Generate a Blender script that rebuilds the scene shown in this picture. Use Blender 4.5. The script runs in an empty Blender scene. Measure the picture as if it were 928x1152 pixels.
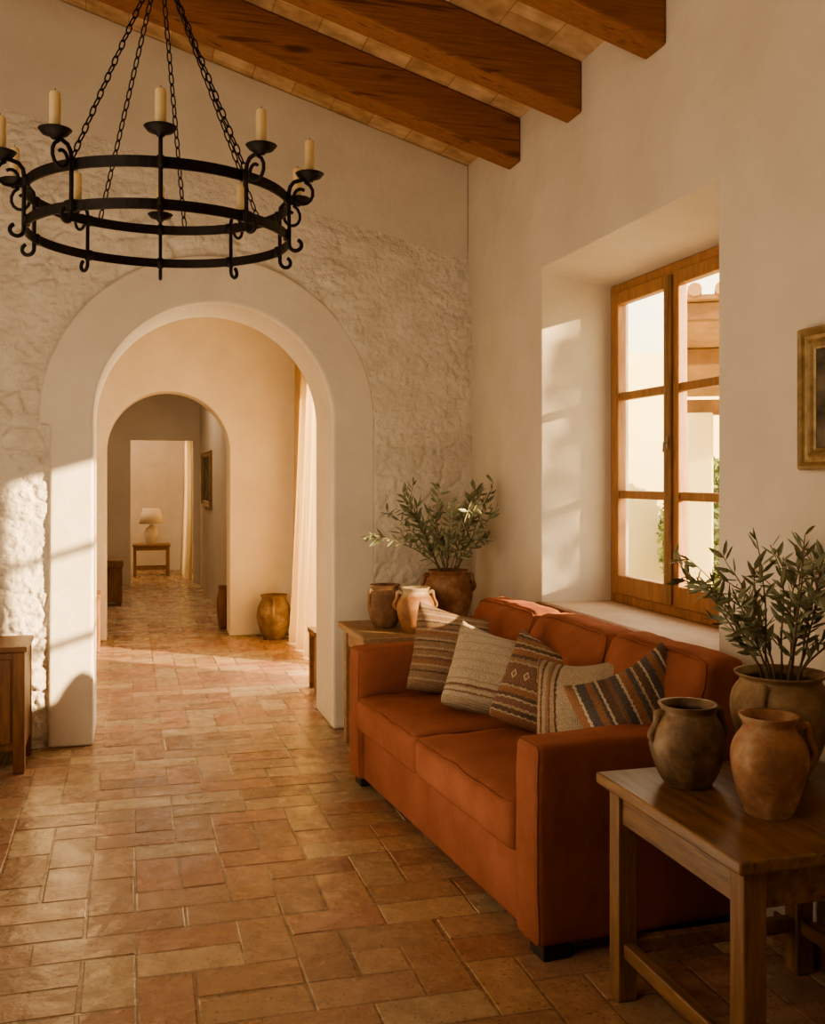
import bpy, bmesh, math, random
from mathutils import Vector, Matrix, noise, Euler
random.seed(21)
S = bpy.context.scene
C = S.collection
R = math.radians
PI = math.pi
try: S.view_settings.look = 'AgX - Medium High Contrast'
except Exception: pass

# ------------------------------------------------------------------ materials
def new_mat(name):
    m = bpy.data.materials.new(name); m.use_nodes = True
    nt = m.node_tree
    return m, nt, nt.nodes['Principled BSDF'], nt.nodes['Material Output']

def mat(name, c1, c2=None, rough=.8, scale=5, stretch=(1,1,1), bump=.2, bscale=40, bdist=.01, metallic=0, lo=.3, hi=.7, spec=.5, bstretch=None, sheen=0, mid=None, knots=None, glaze=None):
    m, nt, b, out = new_mat(name)
    N = nt.nodes.new; L = nt.links.new
    tc = N('ShaderNodeTexCoord'); mp = N('ShaderNodeMapping'); mp.inputs['Scale'].default_value = stretch
    L(tc.outputs['Object'], mp.inputs['Vector'])
    n = N('ShaderNodeTexNoise'); n.inputs['Scale'].default_value = scale; n.inputs['Detail'].default_value = 8; n.inputs['Roughness'].default_value = .62
    L(mp.outputs['Vector'], n.inputs['Vector'])
    cr = N('ShaderNodeValToRGB'); cr.color_ramp.elements[0].position = lo; cr.color_ramp.elements[1].position = hi
    cr.color_ramp.elements[0].color = (*c1, 1); cr.color_ramp.elements[1].color = (*(c2 or c1), 1)
    if mid:
        e = cr.color_ramp.elements.new((lo+hi)/2); e.color = (*mid, 1)
    L(n.outputs['Fac'], cr.inputs['Fac']); col = cr.outputs['Color']
    if knots:        # dark knots and checks in timber
        mk = N('ShaderNodeMapping'); mk.inputs['Scale'].default_value = knots
        L(tc.outputs['Object'], mk.inputs['Vector'])
        v = N('ShaderNodeTexVoronoi'); v.inputs['Scale'].default_value = 1; L(mk.outputs['Vector'], v.inputs['Vector'])
        kr = N('ShaderNodeValToRGB'); kr.color_ramp.elements[0].position = .06; kr.color_ramp.elements[1].position = .17
        kr.color_ramp.elements[0].color = (.38,.32,.3,1); L(v.outputs['Distance'], kr.inputs['Fac'])
        km = N('ShaderNodeMix'); km.data_type = 'RGBA'; km.blend_type = 'MULTIPLY'; km.inputs[0].default_value = 1
        L(col, km.inputs[6]); L(kr.outputs['Color'], km.inputs[7]); col = km.outputs[2]
        # long drying cracks
        mc = N('ShaderNodeMapping'); mc.inputs['Scale'].default_value = [max(.6, k*.5) if k == min(knots) else k*3.2 for k in knots]
        L(tc.outputs['Object'], mc.inputs['Vector'])
        nc = N('ShaderNodeTexNoise'); nc.inputs['Scale'].default_value = 1.6; nc.inputs['Detail'].default_value = 4; L(mc.outputs['Vector'], nc.inputs['Vector'])
        rc = N('ShaderNodeValToRGB'); rc.color_ramp.elements[0].position = .33; rc.color_ramp.elements[1].position = .38; rc.color_ramp.elements[0].color = (.5,.44,.4,1)
        L(nc.outputs['Fac'], rc.inputs['Fac'])
        kc = N('ShaderNodeMix'); kc.data_type = 'RGBA'; kc.blend_type = 'MULTIPLY'; kc.inputs[0].default_value = 1
        L(col, kc.inputs[6]); L(rc.outputs['Color'], kc.inputs[7]); col = kc.outputs[2]
    if glaze:        # glaze dipped over the upper part: (height, softness, colour)
        sz = N('ShaderNodeSeparateXYZ'); L(tc.outputs['Object'], sz.inputs[0])
        ad = N('ShaderNodeMath'); ad.operation = 'MULTIPLY_ADD'; L(n.outputs['Fac'], ad.inputs[0]); ad.inputs[1].default_value = .07; L(sz.outputs['Z'], ad.inputs[2])
        mr = N('ShaderNodeMapRange'); mr.inputs['From Min'].default_value = glaze[0]; mr.inputs['From Max'].default_value = glaze[0]+glaze[1]; L(ad.outputs[0], mr.inputs['Value'])
        gm = N('ShaderNodeMix'); gm.data_type = 'RGBA'; L(mr.outputs[0], gm.inputs[0]); L(col, gm.inputs[6]); gm.inputs[7].default_value = (*glaze[2],1); col = gm.outputs[2]
    L(col, b.inputs['Base Color'])
    b.inputs['Roughness'].default_value = rough; b.inputs['Metallic'].default_value = metallic
    b.inputs['Specular IOR Level'].default_value = spec
    if sheen:
        b.inputs['Sheen Weight'].default_value = sheen; b.inputs['Sheen Tint'].default_value = (*c1, 1)
    if bump:
        n2 = N('ShaderNodeTexNoise'); n2.inputs['Scale'].default_value = bscale; n2.inputs['Detail'].default_value = 6
        mp2 = N('ShaderNodeMapping'); mp2.inputs['Scale'].default_value = bstretch or stretch
        L(tc.outputs['Object'], mp2.inputs['Vector']); L(mp2.outputs['Vector'], n2.inputs['Vector'])
        bp = N('ShaderNodeBump'); bp.inputs['Strength'].default_value = bump; bp.inputs['Distance'].default_value = bdist
        L(n2.outputs['Fac'], bp.inputs['Height']); L(bp.outputs['Normal'], b.inputs['Normal'])
    return m

M = {}
M['plaster'] = mat('plaster', (.62,.54,.43), (.71,.63,.515), .9, 2.2, bump=.35, bscale=6, bdist=.03)
M['plaster_smooth'] = mat('plaster_smooth', (.69,.61,.495), (.79,.71,.59), .88, 2.5, bump=.35, bscale=8, bdist=.025)
M['stone'] = mat('stone_plaster', (.64,.565,.46), (.82,.745,.625), .92, 5, bump=.85, bscale=30, bdist=.02)
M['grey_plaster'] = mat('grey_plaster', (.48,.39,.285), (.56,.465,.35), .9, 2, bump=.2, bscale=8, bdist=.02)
M['beam'] = mat('beam_wood', (.165,.064,.024), (.38,.158,.058), .65, 3, stretch=(1.3,28,28), bump=.5, bscale=8, bdist=.006, lo=.2, hi=.8, knots=(1.7,6,6))
M['window_wood'] = mat('window_wood', (.24,.112,.045), (.43,.21,.092), .5, 6, stretch=(6,6,.8), bump=.2, bscale=16, bdist=.004)
M['dark_wood'] = mat('dark_wood', (.12,.058,.024), (.28,.15,.062), .36, 6, stretch=(7,.8,7), bump=.2, bscale=20, bdist=.003, knots=(7,1.6,7))
M['leg_wood'] = mat('leg_wood', (.13,.062,.025), (.29,.155,.064), .5, 6, stretch=(7,7,.8), bump=.2, bscale=20, bdist=.003)
M['porch_wood'] = mat('porch_wood', (.12,.058,.022), (.23,.12,.048), .8, 6, bump=.2, bscale=16)
M['oak'] = mat('oak', (.22,.125,.06), (.36,.22,.12), .55, 6, stretch=(7,.8,7), bump=.2, bscale=20, bdist=.003)
M['cab_wood'] = mat('cabinet_wood', (.12,.05,.018), (.27,.125,.046), .5, 5, stretch=(6,6,.9), bump=.25, bscale=20, bdist=.003)
M['sofa'] = mat('sofa_fabric', (.205,.074,.043), (.30,.115,.071), .92, 4.0, bump=.4, bscale=14, bdist=.012, sheen=.75, spec=.1)
M['piping'] = mat('sofa_piping', (.19,.069,.040), (.27,.104,.064), .9, 8, bump=0, spec=.1, sheen=.6)
M['black'] = mat('black_wood', (.014,.010,.008), (.022,.016,.012), .5, 8, bump=0)
M['iron'] = mat('wrought_iron', (.012,.009,.007), (.028,.019,.014), .55, 25, bump=.4, bscale=60, bdist=.003, metallic=.6)
M['candle'] = mat('candle_wax', (.72,.54,.28), (.80,.64,.36), .5, 9, bump=.15, bscale=40, bdist=.003)
M['wick'] = mat('wick', (.02,.015,.01), None, .9, 5, bump=0)
M['terracotta'] = mat('terracotta', (.18,.088,.046), (.50,.36,.23), .8, 8, bump=.7, bscale=18, bdist=.010, mid=(.33,.165,.083), lo=.33, hi=.67)
M['terracotta_red'] = mat('terracotta_red', (.13,.060,.034), (.42,.28,.17), .75, 8, bump=.6, bscale=18, bdist=.009, mid=(.27,.122,.064), lo=.33, hi=.67)
M['brown_clay'] = mat('brown_clay', (.13,.066,.035), (.40,.27,.16), .7, 8, bump=.6, bscale=18, bdist=.009, mid=(.26,.138,.072), lo=.33, hi=.67)
M['dark_clay'] = mat('dark_clay', (.07,.042,.023), (.36,.25,.145), .55, 9, bump=.8, bscale=16, bdist=.010, mid=(.18,.108,.056), lo=.33, hi=.67)
M['olive_clay'] = mat('olive_clay', (.12,.072,.036), (.40,.285,.16), .7, 7, bump=.7, bscale=16, bdist=.009, mid=(.25,.155,.078), lo=.33, hi=.67)
M['straw_clay'] = mat('straw_clay', (.12,.078,.048), (.36,.265,.18), .85, 7, bump=.6, bscale=16, bdist=.009, mid=(.22,.145,.092), lo=.33, hi=.67)
M['glazed_clay'] = mat('glazed_clay', (.22,.10,.046), (.46,.27,.135), .55, 7, bump=.5, bscale=16, bdist=.008, mid=(.35,.17,.078), lo=.33, hi=.67, glaze=(.222,.03,(.50,.38,.235)))
M['leaf'] = mat('olive_leaf', (.11,.125,.060), (.32,.325,.19), .5, 14, bump=0)
M['stem'] = mat('olive_stem', (.13,.09,.05), (.21,.15,.09), .8, 12, bump=0)
M['gold'] = mat('gilt_frame', (.24,.15,.065), (.52,.38,.19), .45, 18, bump=.6, bscale=34, bdist=.006, metallic=.3)
M['painting'] = mat('old_painting', (.035,.030,.022), (.20,.155,.10), .7, 5, stretch=(1,1,2.2), bump=.1, bscale=60, spec=.2)
M['dark_metal'] = mat('dark_metal', (.03,.025,.02), None, .45, 10, bump=0, metallic=.8)
M['pale_metal'] = mat('pale_metal', (.30,.26,.21), (.38,.33,.27), .4, 10, bump=0, metallic=.8)
M['base_tile'] = mat('skirting_tile', (.20,.09,.05), (.32,.155,.09), .6, 5, bump=.2, bscale=20)
M['sill_tile'] = mat('sill_tile', (.46,.31,.205), (.60,.44,.31), .6, 5, bump=.3, bscale=16, bdist=.006)
M['ground'] = mat('terrace', (.45,.38,.24), (.55,.47,.31), .9, 1, bump=.1, bscale=10)
M['hedge'] = mat('hedge_leaf', (.08,.12,.025), (.25,.31,.08), .6, 5, bump=0)
M['roof_tile'] = mat('roof_tile', (.24,.13,.06), (.38,.23,.11), .8, 5, bump=.4, bscale=12)
M['shade'] = mat('lamp_shade', (.72,.62,.46), (.78,.68,.52), .9, 5, bump=.1, bscale=80)
M['outer_wall'] = mat('outer_wall', (.68,.575,.30), (.76,.65,.38), .9, 1.5, bump=.2, bscale=8)

# glass
m, nt, b, out = new_mat('window_glass'); nt.nodes.remove(b)
tr = nt.nodes.new('ShaderNodeBsdfTransparent'); gl = nt.nodes.new('ShaderNodeBsdfGlossy'); gl.inputs['Roughness'].default_value = .02
mx = nt.nodes.new('ShaderNodeMixShader'); mx.inputs[0].default_value = .04
nt.links.new(tr.outputs[0], mx.inputs[1]); nt.links.new(gl.outputs[0], mx.inputs[2])
nt.links.new(mx.outputs[0], out.inputs[0]); M['glass'] = m
# curtain
m, nt, b, out = new_mat('linen_curtain')
b.inputs['Base Color'].default_value = (.60,.47,.31,1); b.inputs['Roughness'].default_value = .9
tl = nt.nodes.new('ShaderNodeBsdfTranslucent'); tl.inputs['Color'].default_value = (.66,.47,.24,1)
mx = nt.nodes.new('ShaderNodeMixShader'); mx.inputs[0].default_value = .40
nt.links.new(b.outputs[0], mx.inputs[1]); nt.links.new(tl.outputs[0], mx.inputs[2]); nt.links.new(mx.outputs[0], out.inputs[0]); M['curtain'] = m
# floor tiles (per-tile colour attribute + mottling)
m, nt, b, out = new_mat('terracotta_tiles'); N = nt.nodes.new; L = nt.links.new
at = N('ShaderNodeVertexColor'); at.layer_name = 'Col'
tc = N('ShaderNodeTexCoord'); n = N('ShaderNodeTexNoise'); n.inputs['Scale'].default_value = 13; n.inputs['Detail'].default_value = 10; n.inputs['Roughness'].default_value = .75
L(tc.outputs['Object'], n.inputs['Vector'])
cr = N('ShaderNodeValToRGB'); cr.color_ramp.elements[0].position = .28; cr.color_ramp.elements[1].position = .72
cr.color_ramp.elements[0].color = (.74,.68,.63,1); cr.color_ramp.elements[1].color = (1.2,1.2,1.19,1)
L(n.outputs['Fac'], cr.inputs['Fac'])
mm = N('ShaderNodeMix'); mm.data_type = 'RGBA'; mm.blend_type = 'MULTIPLY'; mm.inputs[0].default_value = 1
L(at.outputs['Color'], mm.inputs[6]); L(cr.outputs['Color'], mm.inputs[7])
vo = N('ShaderNodeTexNoise'); vo.inputs['Scale'].default_value = 75; vo.inputs['Detail'].default_value = 3
L(tc.outputs['Object'], vo.inputs['Vector'])
cp = N('ShaderNodeValToRGB'); cp.color_ramp.elements[0].position = .31; cp.color_ramp.elements[1].position = .39
cp.color_ramp.elements[0].color = (.48,.42,.38,1)
L(vo.outputs['Fac'], cp.inputs['Fac'])
m2 = N('ShaderNodeMix'); m2.data_type = 'RGBA'; m2.blend_type = 'MULTIPLY'; m2.inputs[0].default_value = 1
L(mm.outputs[2], m2.inputs[6]); L(cp.outputs['Color'], m2.inputs[7]); L(m2.outputs[2], b.inputs['Base Color'])
n4 = N('ShaderNodeTexNoise'); n4.inputs['Scale'].default_value = 7; n4.inputs['Detail'].default_value = 6; L(tc.outputs['Object'], n4.inputs['Vector'])
rr = N('ShaderNodeMapRange'); rr.inputs['From Min'].default_value = .3; rr.inputs['From Max'].default_value = .7; rr.inputs['To Min'].default_value = .16; rr.inputs['To Max'].default_value = .36
L(n4.outputs['Fac'], rr.inputs['Value']); L(rr.outputs[0], b.inputs['Roughness'])
bp = N('ShaderNodeBump'); bp.inputs['Strength'].default_value = .5; bp.inputs['Distance'].default_value = .012
n3 = N('ShaderNodeTexNoise'); n3.inputs['Scale'].default_value = 12; n3.inputs['Detail'].default_value = 8
L(tc.outputs['Object'], n3.inputs['Vector']); L(n3.outputs['Fac'], bp.inputs['Height']); L(bp.outputs['Normal'], b.inputs['Normal'])
M['tiles'] = m
# ceiling boards
m, nt, b, out = new_mat('ceiling_boards'); N = nt.nodes.new; L = nt.links.new
tc = N('ShaderNodeTexCoord'); mp = N('ShaderNodeMapping'); mp.inputs['Rotation'].default_value = (0,0,R(90))
L(tc.outputs['Object'], mp.inputs['Vector'])
bt = N('ShaderNodeTexBrick'); bt.inputs['Scale'].default_value = 1; bt.inputs['Brick Width'].default_value = .40; bt.inputs['Row Height'].default_value = .24
bt.inputs['Mortar Size'].default_value = .004; bt.inputs['Mortar Smooth'].default_value = .6; bt.inputs['Color1'].default_value = (.52,.345,.20,1); bt.inputs['Color2'].default_value = (.68,.49,.31,1); bt.inputs['Mortar'].default_value = (.36,.23,.13,1)
L(mp.outputs['Vector'], bt.inputs['Vector'])
n = N('ShaderNodeTexNoise'); n.inputs['Scale'].default_value = 9; n.inputs['Detail'].default_value = 8; L(tc.outputs['Object'], n.inputs['Vector'])
cr = N('ShaderNodeValToRGB'); cr.color_ramp.elements[0].position = .3; cr.color_ramp.elements[1].position = .7
cr.color_ramp.elements[0].color = (.66,.58,.52,1); cr.color_ramp.elements[1].color = (1.15,1.12,1.1,1); L(n.outputs['Fac'], cr.inputs['Fac'])
mm = N('ShaderNodeMix'); mm.data_type = 'RGBA'; mm.blend_type = 'MULTIPLY'; mm.inputs[0].default_value = 1
L(bt.outputs['Color'], mm.inputs[6]); L(cr.outputs['Color'], mm.inputs[7]); L(mm.outputs[2], b.inputs['Base Color']); b.inputs['Roughness'].default_value = .8
M['boards'] = m

def stripe_mat(name, stops, axis='X', size=.45, zig=0, zigfreq=6, weave=260, diamond=None):
    """woven cloth: constant colour bands across one axis, optional zig-zag, optional rows of woven diamonds"""
    m, nt, b, out = new_mat(name); N = nt.nodes.new; L = nt.links.new
    tc = N('ShaderNodeTexCoord'); sp = N('ShaderNodeSeparateXYZ'); L(tc.outputs['Object'], sp.inputs[0])
    a, o = (('X','Z') if axis == 'X' else ('Z','X'))
    def math_(op, x, y=None):
        n = N('ShaderNodeMath'); n.operation = op
        for i, v in enumerate((x, y)):
            if v is None: continue
            if isinstance(v, (int, float)): n.inputs[i].default_value = v
            else: L(v, n.inputs[i])
        return n.outputs[0]
    def ramp(fac, st):
        cr = N('ShaderNodeValToRGB'); cr.color_ramp.interpolation = 'CONSTANT'
        e = cr.color_ramp.elements
        e[0].position = st[0][0]; e[0].color = (*st[0][1], 1); e[1].position = st[1][0]; e[1].color = (*st[1][1], 1)
        for p, c in st[2:]:
            q = e.new(p); q.color = (*c, 1)
        L(fac, cr.inputs['Fac']); return cr.outputs['Color']
    t0 = math_('ADD', math_('DIVIDE', sp.outputs[a], size), .5)
    t = t0
    if zig:
        f = math_('FRACT', math_('MULTIPLY', sp.outputs[o], zigfreq/size))
        z = math_('ABSOLUTE', math_('SUBTRACT', f, .5))
        t = math_('ADD', t, math_('MULTIPLY', z, zig))
    nz = N('ShaderNodeTexNoise'); nz.inputs['Scale'].default_value = 110; L(tc.outputs['Object'], nz.inputs['Vector'])
    jit = math_('MULTIPLY', math_('SUBTRACT', nz.outputs['Fac'], .5), .03)
    t = math_('ADD', t, jit)
    col = ramp(t, stops)
    if diamond:
        nx_, bands_, cols_ = diamond           # count across, list of (lo, hi) bands, four colours
        for lo_, hi_ in bands_:
            fx = math_('ABSOLUTE', math_('SUBTRACT', math_('FRACT', math_('MULTIPLY', sp.outputs[o], nx_/size)), .5))
            fz = math_('ABSOLUTE', math_('SUBTRACT', math_('DIVIDE', math_('SUBTRACT', t0, lo_), hi_-lo_), .5))
            dd = math_('ADD', math_('ADD', fx, fz), math_('MULTIPLY', jit, 2))
            dc = ramp(dd, [(0, cols_[2]), (.13, cols_[1]), (.27, cols_[0]), (.38, cols_[2]), (.46, cols_[3])])
            mask = math_('LESS_THAN', fz, .5)
            mxn = N('ShaderNodeMix'); mxn.data_type = 'RGBA'; L(mask, mxn.inputs[0]); L(col, mxn.inputs[6]); L(dc, mxn.inputs[7]); col = mxn.outputs[2]
    n2 = N('ShaderNodeTexNoise'); n2.inputs['Scale'].default_value = 200; L(tc.outputs['Object'], n2.inputs['Vector'])
    r2 = N('ShaderNodeValToRGB'); r2.color_ramp.elements[0].position = .3; r2.color_ramp.elements[1].position = .7
    r2.color_ramp.elements[0].color = (.5,.5,.5,1); r2.color_ramp.elements[1].color = (1.4,1.36,1.32,1); L(n2.outputs['Fac'], r2.inputs['Fac'])
    mm = N('ShaderNodeMix'); mm.data_type = 'RGBA'; mm.blend_type = 'MULTIPLY'; mm.inputs[0].default_value = .6
    L(col, mm.inputs[6]); L(r2.outputs['Color'], mm.inputs[7]); L(mm.outputs[2], b.inputs['Base Color'])
    b.inputs['Roughness'].default_value = .95; b.inputs['Specular IOR Level'].default_value = .1
    w = N('ShaderNodeTexWave'); w.inputs['Scale'].default_value = weave/6; w.bands_direction = 'X' if axis == 'X' else 'Z'; w.inputs['Distortion'].default_value = 1.5
    L(tc.outputs['Object'], w.inputs['Vector'])
    bp = N('ShaderNodeBump'); bp.inputs['Strength'].default_value = .6; bp.inputs['Distance'].default_value = .004
    L(w.outputs['Fac'], bp.inputs['Height']); L(bp.outputs['Normal'], b.inputs['Normal'])
    return m

# ------------------------------------------------------------------ geometry helpers
def tag(o, label=None, cat=None, group=None, kind=None):
    if label: o['label'] = label
    if cat: o['category'] = cat
    if group: o['group'] = group
    if kind: o['kind'] = kind
    return o
def thing(name, label, cat, loc=(0,0,0), rotz=0, group=None):
    o = bpy.data.objects.new(name, None); C.objects.link(o); o.empty_display_size = .1
    o.location = loc; o.rotation_euler = (0,0,rotz)
    return tag(o, label, cat, group)
def obj(name, bm, m, parent=None, smooth=False, bevel=0, seg=2, loc=None, recalc=True):
    if recalc: bmesh.ops.recalc_face_normals(bm, faces=bm.faces)
    me = bpy.data.meshes.new(name); bm.to_mesh(me); bm.free()
    me.materials.append(m)
    if smooth:
        for p in me.polygons: p.use_smooth = True
    o = bpy.data.objects.new(name, me); C.objects.link(o)
    if parent: o.parent = parent
    if loc: o.location = loc
    if bevel:
        md = o.modifiers.new('bevel', 'BEVEL'); md.width = bevel; md.segments = seg; md.limit_method = 'ANGLE'; md.angle_limit = R(40)
    return o
def struct(name, bm, m, parent=None, **k):
    o = obj(name, bm, m, parent, **k)
    if not parent: o['kind'] = 'structure'
    return o
def B(): return bmesh.new()
def box(bm, x0, x1, y0, y1, z0, z1, mtx=None):
    vs = [bm.verts.new((x,y,z)) for x in (x0,x1) for y in (y0,y1) for z in (z0,z1)]
    for f in ((0,1,3,2),(4,6,7,5),(0,4,5,1),(2,3,7,6),(0,2,6,4),(1,5,7,3)): bm.faces.new([vs[i] for i in f])
    if mtx is not None:
        for v in vs: v.co = mtx @ v.co
    return bm
def prism(bm, poly, y0, y1):           # polygon in XZ, extruded along Y
    a = [bm.verts.new((x,y0,z)) for x,z in poly]; c = [bm.verts.new((x,y1,z)) for x,z in poly]
    n = len(poly)
    bm.faces.new(a); bm.faces.new(c[::-1])
    for i in range(n): bm.faces.new((a[i], c[i], c[(i+1)%n], a[(i+1)%n]))
    return bm
def tube(bm, pts, r, seg=8, closed=False):
    pts = [Vector(p) for p in pts]; n = len(pts)
    rs = r if isinstance(r, (list,tuple)) else [r]*n
    rings = []; nrm = None
    for i, p in enumerate(pts):
        if closed: t = pts[(i+1)%n]-pts[i-1]
        else: t = pts[min(i+1,n-1)]-pts[max(i-1,0)]
        t = t.normalized()
        if nrm is None:
            nrm = t.orthogonal().normalized()
        else:
            nrm = (nrm - t*nrm.dot(t))
            nrm = nrm.normalized() if nrm.length > 1e-6 else t.orthogonal().normalized()
        bn = t.cross(nrm)
        rings.append([bm.verts.new(p + (nrm*math.cos(2*PI*k/seg)+bn*math.sin(2*PI*k/seg))*rs[i]) for k in range(seg)])
    for i in range(n if closed else n-1):
        a, c = rings[i], rings[(i+1)%n]
        for k in range(seg): bm.faces.new((a[k], a[(k+1)%seg], c[(k+1)%seg], c[k]))
    if not closed:
        bm.faces.new(rings[0][::-1]); bm.faces.new(rings[-1])
    return bm
def lathe(bm, prof, seg=32, closed=False, c=(0,0,0)):
    rings = []
    for r, z in prof:
        if r < 1e-5: rings.append([bm.verts.new((c[0],c[1],c[2]+z))])
        else: rings.append([bm.verts.new((c[0]+r*math.cos(2*PI*k/seg), c[1]+r*math.sin(2*PI*k/seg), c[2]+z)) for k in range(seg)])
    n = len(rings)
    for i in range(n if closed else n-1):
        a, d = rings[i], rings[(i+1)%n]
        for k in range(seg):
            k2 = (k+1)%seg
            if len(a) == 1 and len(d) == 1: break
            if len(a) == 1: bm.faces.new((a[0], d[k2], d[k]))
            elif len(d) == 1: bm.faces.new((a[k], a[k2], d[0]))
            else: bm.faces.new((a[k], a[k2], d[k2], d[k]))
    return bm
def spline(pts, n=6):
    P = [Vector(p) for p in pts]; out = []
    for i in range(len(P)-1):
        p0 = P[max(i-1,0)]; p1 = P[i]; p2 = P[i+1]; p3 = P[min(i+2,len(P)-1)]
        for k in range(n):
            t = k/n
            out.append(.5*((2*p1)+(p2-p0)*t+(2*p0-5*p1+4*p2-p3)*t*t+(3*p1-p0-3*p2+p3)*t**3))
    out.append(P[-1]); return out
def cushion(x0,x1,y0,y1,z0,z1,r=.04,fn=None,step=.05):
    """rounded box with optional vertex function fn(co, u,v,w) (u,v,w in -1..1)"""
    bm = B(); cen = Vector(((x0+x1)/2,(y0+y1)/2,(z0+z1)/2)); h = ((x1-x0)/2,(y1-y0)/2,(z1-z0)/2)
    def lst(hh):
        inner = [-hh, -hh+r*.18, -hh+r*.5, -hh+r]
        n = max(2, int((2*hh-2*r)/step)); mid = [-hh+r+(2*hh-2*r)*i/n for i in range(1,n)]
        return inner+mid+[-v for v in inner[::-1]]
    ls = [lst(v) for v in h]
    for ax in range(3):
        a, b_ = [(1,2),(0,2),(0,1)][ax]
        for s in (-1,1):
            g = []
            for p in ls[a]:
                row = []
                for q in ls[b_]:
                    co = [0,0,0]; co[ax] = s*h[ax]; co[a] = p; co[b_] = q
                    row.append(bm.verts.new(co))
                g.append(row)
            for i in range(len(g)-1):
                for j in range(len(g[0])-1): bm.faces.new((g[i][j],g[i+1][j],g[i+1][j+1],g[i][j+1]))
    bmesh.ops.remove_doubles(bm, verts=bm.verts, dist=1e-5)
    for v in bm.verts:
        c = v.co.copy(); uvw = (c.x/h[0], c.y/h[1], c.z/h[2])
        q = Vector([max(-h[i]+r, min(h[i]-r, c[i])) for i in range(3)]); d = c-q
        p = q + d.normalized()*r if d.length > 1e-7 else c
        if fn: p = fn(p, *uvw)
        v.co = p + cen
    return bm

# ------------------------------------------------------------------ numbers of the place
W = 2.11; D = 6.18; H = 1.55
def zc(x): return 3.560 + .305*(W-x)
def zb(x): return 3.312 + .305*(W-x)

# ------------------------------------------------------------------ floor (one mesh of laid tiles)
def build_floor():
    s = .168; X0, Y0 = -3.0, -1.6; nx, ny = 31, 116
    occ = [[False]*ny for _ in range(nx)]
    seam_run = [0]*(nx+1)
    verts = []; faces = []; cols = []
    pal = [(.39,.25,.155),(.455,.335,.205),(.395,.222,.140),(.445,.315,.188),(.385,.235,.142),(.33,.20,.125),(.465,.345,.215),(.38,.212,.135),(.42,.275,.165)]
    g = .0018
    def add(cx0, cy0, cx1, cy1):
        x0, x1, y0, y1 = X0+cx0*s+g, X0+cx1*s-g, Y0+cy0*s+g, Y0+cy1*s-g
        x0 += random.uniform(-.003,.004); x1 += random.uniform(-.004,.003); y0 += random.uniform(-.003,.004); y1 += random.uniform(-.004,.003)
        b0 = len(verts)
        tl = [random.uniform(-.0024,.0002) for _ in range(4)]
        def j(): return random.uniform(.002,.008)
        o = [(x0,y0),(x1,y0),(x1,y1),(x0,y1)]; i_ = [(x0+j(),y0+j()),(x1-j(),y0+j()),(x1-j(),y1-j()),(x0+j(),y1-j())]
        for x,y in o: verts.append((x,y,-.008))
        for (x,y),(xi,yi) in zip(o,i_): verts.append((x*.75+xi*.25,y*.75+yi*.25,-.0028))
        for (x,y),t in zip(i_,tl): verts.append((x,y,t))
        c = random.choice(pal); k = random.uniform(.82,1.10); c = (c[0]*k,c[1]*k,c[2]*k)
        for r_ in (0,4):
            for q in range(4):
                faces.append((b0+r_+q, b0+r_+(q+1)%4, b0+r_+4+(q+1)%4, b0+r_+4+q)); cols.append((c[0]*.88,c[1]*.88,c[2]*.88))
        faces.append((b0+8,b0+9,b0+10,b0+11)); cols.append(c)
    for j in range(ny):
        for i in range(nx):
            if occ[i][j]: continue
            hz = i+1 < nx and not occ[i+1][j]; vt = j+1 < ny and not occ[i][j+1]
            want = .60
            if seam_run[i+1] >= 2: want = 1.0          # break up any long straight joint
            if hz and (random.random() < want or not vt):
                occ[i][j] = occ[i+1][j] = True; add(i,j,i+2,j+1); seam_run[i+1] = 0; seam_run[min(nx,i+2)] += 1
            elif vt and random.random() < .9:
                occ[i][j] = occ[i][j+1] = True; add(i,j,i+1,j+2); seam_run[i+1] += 2
            else:
                occ[i][j] = True; add(i,j,i+1,j+1); seam_run[i+1] += 1
    b0 = len(verts); xe, ye = X0+nx*s, Y0+ny*s
    verts += [(X0,Y0,-.0028),(xe,Y0,-.0028),(xe,ye,-.0028),(X0,ye,-.0028),(X0,Y0,-.1),(xe,Y0,-.1),(xe,ye,-.1),(X0,ye,-.1)]
    faces.extend([(b0,b0+1,b0+2,b0+3),(b0+4,b0+7,b0+6,b0+5)]+[(b0+k,b0+4+k,b0+4+(k+1)%4,b0+(k+1)%4) for k in range(4)])
    cols.extend([(.26,.175,.108)]*6)
    me = bpy.data.meshes.new('floor'); me.from_pydata(verts, [], faces)
    at = me.color_attributes.new('Col','FLOAT_COLOR','CORNER')
    data = []
    for f, c in zip(me.polygons, cols):
        for _ in f.loop_indices: data += [c[0],c[1],c[2],1]
    at.data.foreach_set('color', data); me.materials.append(M['tiles'])
    o = bpy.data.objects.new('floor', me); C.objects.link(o); o['kind'] = 'structure'
build_floor()

# ------------------------------------------------------------------ room shell
def arch_pts(cx, r, spring, n=40):
    return [(cx - r*math.cos(PI*i/n), spring + r*math.sin(PI*i/n)) for i in range(n+1)]
CX, RI, SP = .505, .704, 1.89
# back wall with the big arch
poly = [(-3,0),(CX-RI,0)] + arch_pts(CX,RI,SP) + [(CX+RI,0),(W,0),(W,zc(W)),(-3,zc(-3))]
wb = struct('wall_back', prism(B(), poly, D+.07, D+.60), M['plaster'], bevel=.012, seg=3)
# raised plaster surround
RO = .985; CO = .488
pl = [(CX-RI,0)] + arch_pts(CX,RI,SP) + [(CX+RI,0),(CO+RO,0)] + arch_pts(CO,RO,SP)[::-1] + [(CO-RO-.015,SP-.03),(CO-RO+.062,SP-.036),(CO-RO+.050,0)]
obj('arch_surround', prism(B(), pl, D, D+.08), M['plaster_smooth'], wb, bevel=.016, seg=3)
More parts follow.
